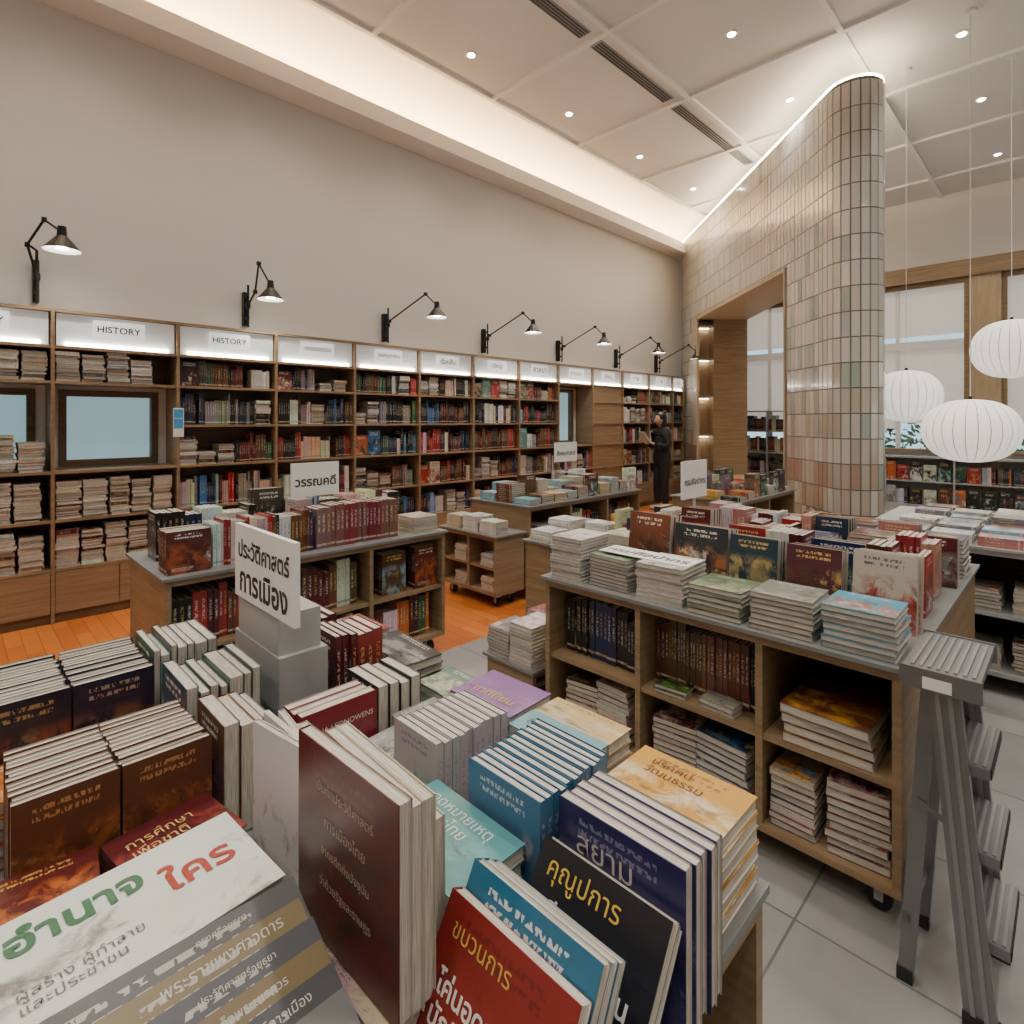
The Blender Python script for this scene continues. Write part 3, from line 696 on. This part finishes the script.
def yel2(m):
    a=(.50,.33,.15); b=(.13,.31,.37)
    p,X,Y=stack(m,.860,.670,E,7,.021,.175,.072,'-U',0,col=a,c2=CRM,c3=BRN,j=.002)
    p,X,Y=stack(m,.784,.670,E,7,.0215,.175,.072,'-U',0,col=b,c2=(.18,.36,.42),c3=b,j=.002)
    m.text('สยามประเทศ',p+X*.02+Y*.02,X,Y,.14,.035,(.05,.1,.12))
bs(yel2)
def yor(m):
    c=(.50,.25,.035)
    p,X,Y=stack(m,.795,.450,E,6,.022,.20,.195,'-U',0,col=c,c2=(.6,.52,.36),c3=(.2,.09,.03),j=.003); m.text('ปริทัศน์\nวัฒนธรรม',p+X*.03+Y*.13,X,Y,.11,.045,(.12,.04,.015))
bs(yor)
def purprow(m):
    c=(.024,.02,.095)
    f,X,Y=faceout(m,.600,.41,E,'-U',5,.0165,.19,.20,c,(.05,.04,.15),(.20,.2,.35))
    m.text('สยาม',f+X*.03+Y*.14,X,Y,.09,.025,(.5,.46,.42))
bs(purprow,'book_row')
def blackbk(m):
    c=(.010,.011,.015)
    f,X,Y=faceout(m,.480,.415,E+.022,'-U',2,.018,.19,.165,c,(.015,.015,.02),c,lean=.62)
    m.text('คุณูปการ',f+X*.02+Y*.118,X,Y,.11,.036,(.58,.38,.04)); m.text('ปีศาจ\nนักเขียนเด่น\nเคยท้าทาย',f+X*.03+Y*.03,X,Y,.14,.08,(.65,.64,.6),bold=.02)
bs(blackbk,'leaning_book')
def redbk(m):
    c=(.20,.017,.014)
    f,X,Y=faceout(m,.330,.42,E+.010,'-U',1,.020,.19,.185,c,(.25,.026,.018),(.12,.012,.010),lean=.5)
    m.text('ขบวนการ',f+X*.02+Y*.142,X,Y,.09,.028,(.55,.36,.06)); m.text('โค่นอุดมการ\nนักคิดใหม่',f+X*.02+Y*.07,X,Y,.13,.055,(.68,.65,.6),bold=.02)
    faceout(m,.364,.42,E+.026,'-U',3,.015,.19,.185,(.02,.12,.23),(.02,.1,.2),WHT,lean=.5)
bs(redbk,'leaning_book')
# ===== right unit
RU=unit(1.96,3.62,.36,1.74,T,'U',[.77,1.25])
def shelf_fill(e,face,runlist):
    mb=MB(BM)
    for f in runlist: f(mb)
    mb.done('shelved_books',e)
zb=.1245; zm=.4305
shelf_fill(RU,'-U',[
 lambda m:stack(m,2.12,.57,zm,4,.032,.26,.29,'-U',0,col=(.12,.035,.02),c2=(.45,.24,.03),c3=(.35,.05,.03)),
 lambda m:stack(m,2.11,.49,zb,9,.026,.17,.24,'-U',.1,col=(.16,.02,.02)),
 lambda m:stack(m,2.11,.67,zb,8,.024,.14,.24,'-U',0,same=False),
 lambda m:spines(m,2.07,1.23,zm,(0,-1,0),.44,'-U',(.22,.27),(.16,.18),(.012,.020),[BRN,BLK,GRY,(.2,.08,.05),BRN],(3,6)),
 lambda m:(stack(m,2.02,1.12,zm,2,.016,.13,.08,'-U',.1,col=BLK),stack(m,2.02,.93,zm,2,.02,.13,.08,'-U',-.1,col=GRY)),
 lambda m:stack(m,2.12,1.12,zb,9,.022,.18,.24,'-U',.1,col=MAR,c2=CRM),
 lambda m:stack(m,2.12,.91,zb,8,.026,.20,.24,'-U',-.1,col=NAVY,c2=BLUE),
 lambda m:spines(m,2.05,1.69,zm,(0,-1,0),.41,'-U',(.2,.26),(.16,.18),(.015,.025),[NAVY,(.02,.07,.2),BLK,BLK],(2,4)),
 lambda m:stack(m,2.13,1.58,zb,9,.022,.17,.24,'-U',.1,same=False),
 lambda m:stack(m,2.13,1.40,zb,10,.024,.16,.24,'-U',-.05,same=False)])
TT=T+.0005
def rtop(mb):
    stack(mb,2.07,.475,TT,7,.0195,.20,.20,'-U',.0,col=(.06,.26,.40),c2=(.38,.12,.07),c3=WHT)
    stack(mb,2.07,.705,TT,7,.0185,.20,.20,'-U',.05,col=(.17,.18,.15),c2=(.28,.28,.24),c3=WHT)
    stack(mb,2.07,.935,TT,6,.0185,.20,.20,'-U',.0,col=(.09,.14,.08),c2=(.28,.30,.20),c3=CRM)
    stack(mb,2.09,1.17,TT,8,.018,.20,.22,'-U',.05,col=WHT,c3=(.1,.1,.1))
    stack(mb,2.10,1.41,TT,9,.015,.20,.22,'-U',-.05,col=(.12,.11,.14))
    stack(mb,2.08,1.63,TT,13,.0148,.17,.22,'-U',.02,col=WHT)
    for (y,c,c2,h,w) in ((.47,(.44,.41,.37),(.35,.06,.04),.26,.19),(.70,(.08,.02,.03),BRN,.245,.19),(.92,(.012,.04,.06),(.25,.2,.1),.25,.19),(1.15,(.02,.025,.035),(.30,.12,.04),.265,.24),(1.40,(.15,.045,.02),(.04,.025,.018),.29,.21)):
        faceout(mb,2.27,y,TT,'-U',5,.02,w,h,c,c2,lean=.12)
    stack(mb,2.47,1.63,TT,8,.018,.2,.2,'-U',0,col=CRM)
    for u,y0 in ((2.58,.375),(2.85,.375),(3.10,.36),(3.35,.36)):
        y=y0
        while y<1.72:
            k=R.random(); w=R.choice([.15,.17,.2])
            if y+w>1.74: break
            if k<.5: faceout(mb,u-.06,y+w/2,TT,'-U',R.randint(3,7),.018,w-.006,R.uniform(.19,.26),jit(R.choice([RED,MAR,MAR,NAVY,BLK,BRN,WHT,PNK,ORG,GRN])),lean=.05)
            elif k<.8: stack(mb,u,y+w/2,TT,R.randint(4,10),.019,w-.006,.2,'-U',0,col=R.choice([WHT,CRM,RED,TEAL,ORG,BRN,GRY,NAVY,PNK,MAR]))
            else: spines(mb,u-.08,y+w,TT,(0,-1,0),w-.005,'-U',(.2,.25),(.15,.16),(.012,.025),[RED,MAR,WHT,PNK],(3,5))
            y+=w+.004
    for i,c in enumerate((WHT,PNK,MAR,CRM,TEAL,BRN,WHT)): stack(mb,3.54,.46+.19*i,TT,R.randint(4,9),.02,.17,.15,'-U',0,col=c)
mb=MB(BM); rtop(mb); mb.done('book_display')
mb=MB([M_white]); mb.obox((2.03,1.07,TT+.146),(.0,.42,0),(.13,0,0),(0,0,.003),M_white)
mb.text('กรมศิลปากร',(2.05,1.47,TT+.149),-uY,uX,.38,.08,bold=.02); mb.done('price_card')
sign('category_sign',2.86,1.46,1.08,.27,.20,'-V','กรมศิลปากร',post=TT+.20)
e=unit(1.98,2.40,1.84,2.16,.30,'V',[],mid=.22,name='book_trolley')
mb=MB(BM); stack(mb,2.08,1.92,.3005,11,.018,.15,.2,'-U',0,col=WHT); stack(mb,2.08,2.08,.3005,8,.018,.15,.2,'-U',0,col=GRY); stack(mb,2.30,2.0,.3005,9,.02,.2,.17,'-U',0,same=False); mb.done('book_stack')
# ===== middle unit
MU=unit(.70,2.30,2.92,3.62,T,'V',[1.22,1.76])
shelf_fill(MU,'-V',[
 lambda m:spines(m,.74,2.98,zm,(1,0,0),.44,'-V',(.2,.27),(.16,.2),(.02,.035),[MAR,BRN,BLK,RED],(2,4)),
 lambda m:spines(m,1.25,2.98,zm,(1,0,0),.46,'-V',(.2,.27),(.16,.2),(.02,.035),[WHT,CRM,MAR,BRN],(2,4)),
 lambda m:(faceout(m,2.18,2.96,zm,'-V',4,.02,.17,.26,(.10,.02,.015),(.4,.1,.03)),faceout(m,1.95,2.98,zm,'-V',4,.02,.17,.25,BRN)),
 lambda m:spines(m,.74,2.98,zb,(1,0,0),.44,'-V',(.2,.27),(.16,.2),(.02,.035),None,(2,4)),
 lambda m:spines(m,1.25,2.98,zb,(1,0,0),.46,'-V',(.2,.27),(.16,.2),(.02,.035),None,(2,4)),
 lambda m:spines(m,1.8,2.98,zb,(1,0,0),.44,'-V',(.2,.27),(.16,.2),(.02,.035),None,(2,4))])
mb=MB(BM)
faceout(mb,.81,2.96,TT,'-V',5,.03,.19,.20,(.08,.015,.012),(.3,.07,.02)); 
spines(mb,.92,2.98,TT,(1,0,0),.52,'-V',(.19,.235),(.15,.17),(.010,.022),[CRM,MAR,BLK,GRN,NAVY,RED,BRN,NAVY,WHT],(1,3))
spines(mb,1.45,2.98,TT,(1,0,0),.55,'-V',(.225,.24),(.15,.17),(.022,.032),[(.22,.025,.04),(.15,.02,.025),(.20,.09,.08),(.02,.03,.12),(.05,.03,.05)],(2,5))
stack(mb,2.18,3.06,TT,5,.02,.18,.2,'-V',0,col=CRM)
spines(mb,.75,3.30,TT,(1,0,0),.5,'-V',(.20,.25),(.15,.17),(.016,.03),None,(2,5)); spines(mb,1.5,3.34,TT,(1,0,0),.75,'-V',(.20,.25),(.15,.17),(.016,.03),None,(2,5))
faceout(mb,1.33,3.34,TT,'-V',3,.03,.17,.32,(.05,.04,.035),BLK)
mb.done('book_display')
sign('category_sign',1.57,3.24,1.045,.30,.20,'-V','วรรณคดี',post=TT)
# ===== third unit
TU=unit(3.42,5.10,3.22,3.95,T,'V',[3.98,4.54],mid=.40)
shelf_fill(TU,'-V',[
 lambda m:[stack(m,3.52+.17*i,3.36,zm-.03,R.randint(6,10),.02,.15,.21,'-V',0,col=R.choice([WHT,CRM,GRY])) for i in range(3)],
 lambda m:[stack(m,3.54+.17*i,3.36,zb,R.randint(6,10),.018,.15,.21,'-V',0,col=R.choice([WHT,CRM,BRN])) for i in range(3)],
 lambda m:spines(m,4.02,3.28,zm-.03,(1,0,0),.46,'-V',(.2,.27),(.16,.2),(.02,.035),None,(2,4)),
 lambda m:spines(m,4.02,3.28,zb,(1,0,0),.46,'-V',(.2,.24),(.16,.2),(.02,.035),None,(2,4)),
 lambda m:spines(m,4.6,3.28,zm-.03,(1,0,0),.44,'-V',(.2,.27),(.16,.2),(.02,.035),None,(2,4)),
 lambda m:spines(m,4.6,3.28,zb,(1,0,0),.44,'-V',(.2,.24),(.16,.2),(.02,.035),None,(2,4))])
e=unit(3.06,3.38,3.24,3.93,.58,'U',[3.58],mid=.32,name='book_trolley')
shelf_fill(e,'-U',[lambda m:[stack(m,3.14,3.36+.165*i,.3205,R.randint(5,9),.019,.15,.13,'-U',0,col=R.choice([WHT,CRM,GRY])) for i in (0,2)],
 lambda m:[stack(m,3.14,3.36+.165*i,.1245,R.randint(5,8),.019,.15,.13,'-U',0,col=R.choice([WHT,CRM,GRY])) for i in (0,2)]])
def filltop(mb,u0,u1,v0,v1,z,face='-V',pal=None,hi=.12,fo=.25):
    v=v0
    while v+.2<=v1+.001:
        u=u0
        while u+.15<=u1:
            w=R.uniform(.14,.19)
            if u+w>u1: break
            k=R.random()
            if k<fo: faceout(mb,u+w/2,v+.02,z,'-V',R.randint(2,5),.018,w-.006,R.uniform(.19,.25),jit(R.choice(pal or ALL)))
            else: stack(mb,u+w/2,v+.1,z,max(2,int(R.uniform(.3,1)*hi/.018)),.018,w-.006,.19,'-V',0,col=R.choice(pal or ALL),j=.004)
            u+=w+.003
        v+=.215
LT=[WHT,CRM,WHT,CRM,GRY,WHT,LBL,MAR,YEL,BRN]
mb=MB(BM); filltop(mb,3.07,3.37,3.25,3.92,.5805,pal=[WHT,CRM,LBL,GRY],hi=.16,fo=0); mb.done('book_stack')
mb=MB(BM); filltop(mb,3.44,5.08,3.23,3.94,TT,pal=LT,hi=.2,fo=.15); mb.done('book_display')
sign('category_sign',4.34,3.58,1.09,.34,.19,'-V','สังคมศาสตร์',post=TT+.2)
e=unit(2.75,3.62,1.95,2.62,.70,'V',[3.2],mid=.4)
mb=MB(BM); filltop(mb,2.76,3.6,1.96,2.61,.7005,pal=[WHT,YEL,CRM,GRY,WHT,TEAL,BLK],hi=.14,fo=.1); mb.done('book_display')
e=unit(5.2,6.6,2.2,2.9,.74,'V',[5.9],mid=.4)
mb=MB(BM); filltop(mb,5.2,6.6,2.2,2.9,.7405,hi=.14,fo=.4); mb.done('book_display')
# ===== right metal shelves
e=unit(4.05,5.5,-.9,1.0,.80,'U',[-.43,.04,.52],m=M_lgray,mt=M_lgray,mid=.44,name='metal_book_shelf')
shelf_fill(e,'-U',[
 lambda m:[stack(m,4.2,y,.4405,R.randint(6,12),.02,.17,.24,'-U',0,col=R.choice([WHT,CRM,GRY,RED,BRN])) for y in (-.77,-.57,-.32,-.12,.16,.38,.64,.86)],
 lambda m:[stack(m,4.2,y,.1245,R.randint(6,12),.02,.17,.24,'-U',0,col=R.choice([WHT,CRM,GRY,RED,BRN])) for y in (-.77,-.57,-.32,-.12,.16,.38,.64,.86)]])
mb=MB(BM); filltop(mb,4.06,5.48,-.88,.98,.8005,pal=[WHT,GRY,CRM,LBL,PNK,BRN,MAR,WHT,GRY],hi=.09,fo=0); mb.done('book_display')
# low cases under the end windows
e=empty('low_bookcase',(11.6,1.4,0)); mb=MB([M_lgray])
mb.box(11.5,11.86,-2.4,3.3,.86,.89,M_lgray); mb.box(11.5,11.86,-2.4,3.3,0,.08,M_lgray); mb.box(11.83,11.86,-2.4,3.3,.08,.86,M_lgray); mb.box(11.51,11.83,-2.4,3.3,.46,.48,M_lgray)
v=-2.4
while v<3.31: mb.box(11.5,11.83,v,v+.02,.08,.86,M_lgray); v+=.948
mb.done('carcass',e); mb=MB(BM)
v=-2.36
while v<3.1:
    for z in (.081,.481):
        if R.random()<.75: faceout(mb,11.56,v+.1,z,'-U',4,.02,.17,.25+R.random()*.08,jit(R.choice([MAR,BRN,NAVY,BLK,RED,GRN,ORG,WHT])))
        else: spines(mb,11.56,v+.19,z,(0,-1,0),.18,'-U',(.22,.3),(.16,.2),(.015,.03),None,(2,5))
    v+=.19
mb.done('shelved_books',e)
e=empty('low_bookcase',(11.6,4.2,0)); mb=MB([M_oakl])
for z in (0.0,.42,.84,1.26,1.66): mb.box(11.5,11.8,3.62,5.1,z,z+.025,M_lgray)
for y in (3.62,4.35,5.08): mb.box(11.5,11.8,y,y+.02,.025,1.685,M_lgray)
mb.done('carcass',e); mb=MB(BM)
for z in (.026,.446,.866,1.286):
    spines(mb,11.54,4.33,z,(0,-1,0),.66,'-U',(.22,.32),(.16,.2),(.015,.03),[RED,BLK,MAR,BRN,CRM],(2,5)); spines(mb,11.54,5.06,z,(0,-1,0),.66,'-U',(.22,.32),(.16,.2),(.015,.03),None,(2,5))
mb.done('shelved_books',e)
# ---------------------------------------------------------------- step ladder
e=empty('aluminium_step_ladder',(1.97,.2,0)); mb=MB([M_alu])
UA,UB_=1.79,2.08; ZL=.86
def bar(m,p,q,w,t,mt):
    p,q=Vector(p),Vector(q); d=(q-p); Y=d.normalized(); X=uX; Zv=X.cross(Y).normalized()
    m.obox(p-X*t/2-Zv*w/2,X*t,d,Zv*w,mt)
F0,F1=.165,.240
for u in (UA,UB_):
    bar(mb,(u,F0,.015),(u,F1,ZL-.02),.065,.022,M_alu)
    bar(mb,(u-.013,F0-.012,.03),(u-.013,F1-.012,ZL-.03),.010,.005,M_alu2); bar(mb,(u-.013,F0+.014,.03),(u-.013,F1+.014,ZL-.03),.010,.005,M_alu2)
    bar(mb,(u+(.03 if u==UA else -.03),.325,.015),(u+(.03 if u==UA else -.03),.272,ZL-.04),.035,.02,M_alu)
    bar(mb,(u+.014,.18,.45),(u+.014,.30,.50),.014,.004,M_alu)
for i,z in enumerate((.21,.42,.63)):
    y=F0+(F1-F0)*(z/ZL)-.015; mb.box(UA+.012,UB_-.012,y-.055,y+.04,z-.014,z+.012,M_alu)
    for k in range(5): mb.box(UA+.02,UB_-.02,y-.047+k*.017,y-.040+k*.017,z+.012,z+.016,M_alu2)
    mb.box(UA+.02,UB_-.02,y-.058,y-.0555,z-.014,z+.010,M_rub)
mb.box(UA-.02,UB_+.02,.165,.325,ZL-.02,ZL,M_alu)
for k in range(8): mb.box(UA,UB_,.176+k*.018,.183+k*.018,ZL,ZL+.004,M_alu2)
mb.box(UA-.026,UA-.02,.16,.33,ZL-.05,ZL+.004,M_alu); mb.box(UB_+.02,UB_+.026,.16,.33,ZL-.05,ZL+.004,M_alu)
mb.box(UA+.02,UB_-.02,.31,.33,.16,.19,M_alu)
for u in (UA,UB_):
    mb.box(u-.016,u+.016,F0-.036,F0+.036,0,.04,M_rub); uu=u+(.03 if u==UA else -.03); mb.box(uu-.014,uu+.014,.308,.344,0,.035,M_rub)
mb.box(UA-.0265,UA-.026,.22,.28,ZL-.045,ZL-.015,M_white)
mb.done('frame',e)
# ---------------------------------------------------------------- person
M_cloth=mat('black_clothing',(.012,.012,.015),.8,noise=.2,nscale=20,bump=.2); M_skin=mat('skin',(.50,.30,.21),.5); M_hair=mat('black_hair',(.010,.008,.008),.4); M_shoe=mat('shoe',(.5,.5,.5),.6)
PE=empty('standing_woman',(8.44,4.90,0)); PE.rotation_euler=(0,0,math.radians(155))
def skin(name,vs,es,rad,m,sub=2,root=0):
    me=bpy.data.meshes.new(name); me.from_pydata(vs,es,[]); ob=bpy.data.objects.new(name,me); COL.objects.link(ob); ob.parent=PE
    md=ob.modifiers.new('skin','SKIN'); md.use_smooth_shade=True
    for i,q in enumerate(rad):
        sv=me.skin_vertices[0].data[i]; sv.radius=q if isinstance(q,tuple) else (q,q); sv.use_root=(i==root)
    s=ob.modifiers.new('sub','SUBSURF'); s.levels=sub; s.render_levels=sub; me.materials.append(m); return ob
vs=[(0,0,.86),(0,0,.98),(0,0,1.12),(0,0,1.26),(0,0,1.33),(0.01,0,1.385),
    (0,.085,.80),(.015,.095,.46),(0,.10,.09),(0,-.085,.80),(.03,-.09,.46),(.02,-.095,.09),
    (0,.15,1.29),(.02,.20,1.05),(.20,.11,1.10),(0,-.15,1.29),(.02,-.20,1.05),(.20,-.11,1.10)]
es=[(0,1),(1,2),(2,3),(3,4),(4,5),(0,6),(6,7),(7,8),(0,9),(9,10),(10,11),(4,12),(12,13),(13,14),(4,15),(15,16),(16,17)]
rd=[(.13,.155),(.125,.15),(.115,.145),(.115,.15),(.08,.11),.045,.095,.072,.06,.095,.072,.06,.07,.058,.04,.07,.058,.04]
skin('body_clothes',vs,es,rd,M_cloth)
skin('neck',[(0.01,0,1.36),(.02,0,1.44)],[(0,1)],[.042,.04],M_skin)
for sy in (1,-1):
    w=Vector((.20,.11*sy,1.10)); p=Vector((.265,.085*sy,1.125))
    v=[tuple(w),tuple(p)]; ed=[(0,1)]; rr=[.024,.028]
    for i,(oy,ln) in enumerate(((.024,.055),(.008,.065),(-.008,.062),(-.024,.048))):
        b=p+Vector((.015,oy*sy*.9,.0)); k=b+Vector((ln*.5,-.008*sy,.006)); t=k+Vector((ln*.35,-.016*sy,.022)); n=len(v)
        v+=[tuple(b),tuple(k),tuple(t)]; ed+=[(1,n),(n,n+1),(n+1,n+2)]; rr+=[.009,.0085,.007]
    n=len(v); v+=[tuple(w+Vector((.03,-.02*sy,.02))),tuple(w+Vector((.065,-.035*sy,.045)))]; ed+=[(0,n),(n,n+1)]; rr+=[.010,.008]
    skin('hand_%s'%('l' if sy>0 else 'r'),v,ed,rr,M_skin,1)
    fx=0 if sy>0 else .02
    skin('shoe_%s'%('l' if sy>0 else 'r'),[(fx-.04,.10*sy,.042),(fx+.05,.10*sy,.04),(fx+.14,.105*sy,.032)],[(0,1),(1,2)],[(.038,.04),(.04,.038),(.036,.028)],M_shoe,2)
def sphere_obj(name,fn,m,n=32,k=20,parent=PE):
    vs=[];fs=[]
    for j in range(k+1):
        for i in range(n):
            a=2*math.pi*i/n;t=math.pi*j/k; vs.append(fn(math.sin(t)*math.cos(a),math.sin(t)*math.sin(a),math.cos(t)))
    for j in range(k):
        for i in range(n): fs.append((j*n+i,(j+1)*n+i,(j+1)*n+(i+1)%n,j*n+(i+1)%n))
    me=bpy.data.meshes.new(name); me.from_pydata(vs,[],fs); me.materials.append(m)
    for p in me.polygons: p.use_smooth=True
    ob=bpy.data.objects.new(name,me); COL.objects.link(ob); ob.parent=parent; return ob
def headf(x,y,z):
    hz=z*.112; wx=.092*x; wy=.074*y
    if z<-.2: s=1-(-z-.2)*.35; wy*=s; wx*=(1-(-z-.2)*.12)
    if x>.75:
        nz=math.exp(-((z+.12)/.16)**2)*math.exp(-(y/.16)**2); wx+=.022*nz
        wx-=.008*math.exp(-((z-.05)/.12)**2)*math.exp(-((abs(y)-.35)/.15)**2)
        wx+=.006*math.exp(-((z+.48)/.07)**2)*math.exp(-(y/.3)**2)
    return (.03+wx,wy,1.505+hz)
sphere_obj('head',headf,M_skin,48,40)
def hairf(x,y,z):
    X_,Y_,Z_=.100*x-.012,.084*y,.120*z
    if x>.35 and z<.45: X_=min(X_,.055)
    if z<-.1: X_=min(X_,.012); Z_*=1.7; 
    return (.025+X_,Y_,1.52+Z_)
sphere_obj('hair',hairf,M_hair,40,30)
M_eye=mat('eye',(.02,.015,.012),.2); M_lip=mat('lips',(.42,.14,.12),.5)
for sy in (1,-1):
    sphere_obj('eye',lambda x,y,z,sy=sy:(.108+.006*x,.028*sy+.012*y,1.512+.005*z),M_eye,12,8)
    sphere_obj('ear',lambda x,y,z,sy=sy:(.03+.014*x,.074*sy+.007*y,1.50+.026*z),M_skin,12,8)
sphere_obj('mouth',lambda x,y,z:(.113+.006*x,.020*y,1.452+.006*z),M_lip,12,8)
mb=MB(BM)
for s in (1,-1):
    o=Vector((.29,0,1.10)); X=Vector((.12,.96*s,.25)).normalized(); Y=Vector((.45,0,.89)).normalized(); Z=X.cross(Y).normalized(); Y=Z.cross(X)
    mb.book(o,X,Y,Z,.15,.21,.008,WHT,WHT,GRY)
ob=mb.done('open_book'); ob.parent=PE
# ---------------------------------------------------------------- world, camera
w=bpy.data.worlds.new('sky'); SC.world=w; w.use_nodes=True; bg=w.node_tree.nodes['Background']; bg.inputs[0].default_value=(.66,.82,.92,1); bg.inputs[1].default_value=1.8
cam=bpy.data.cameras.new('camera'); co=bpy.data.objects.new('camera',cam); COL.objects.link(co); SC.camera=co
co.location=(0,0,H); co.rotation_euler=(math.radians(90),0,math.radians(-45)); cam.sensor_width=36; cam.lens=565/1024*36; cam.shift_y=-92/1024; cam.clip_start=.02
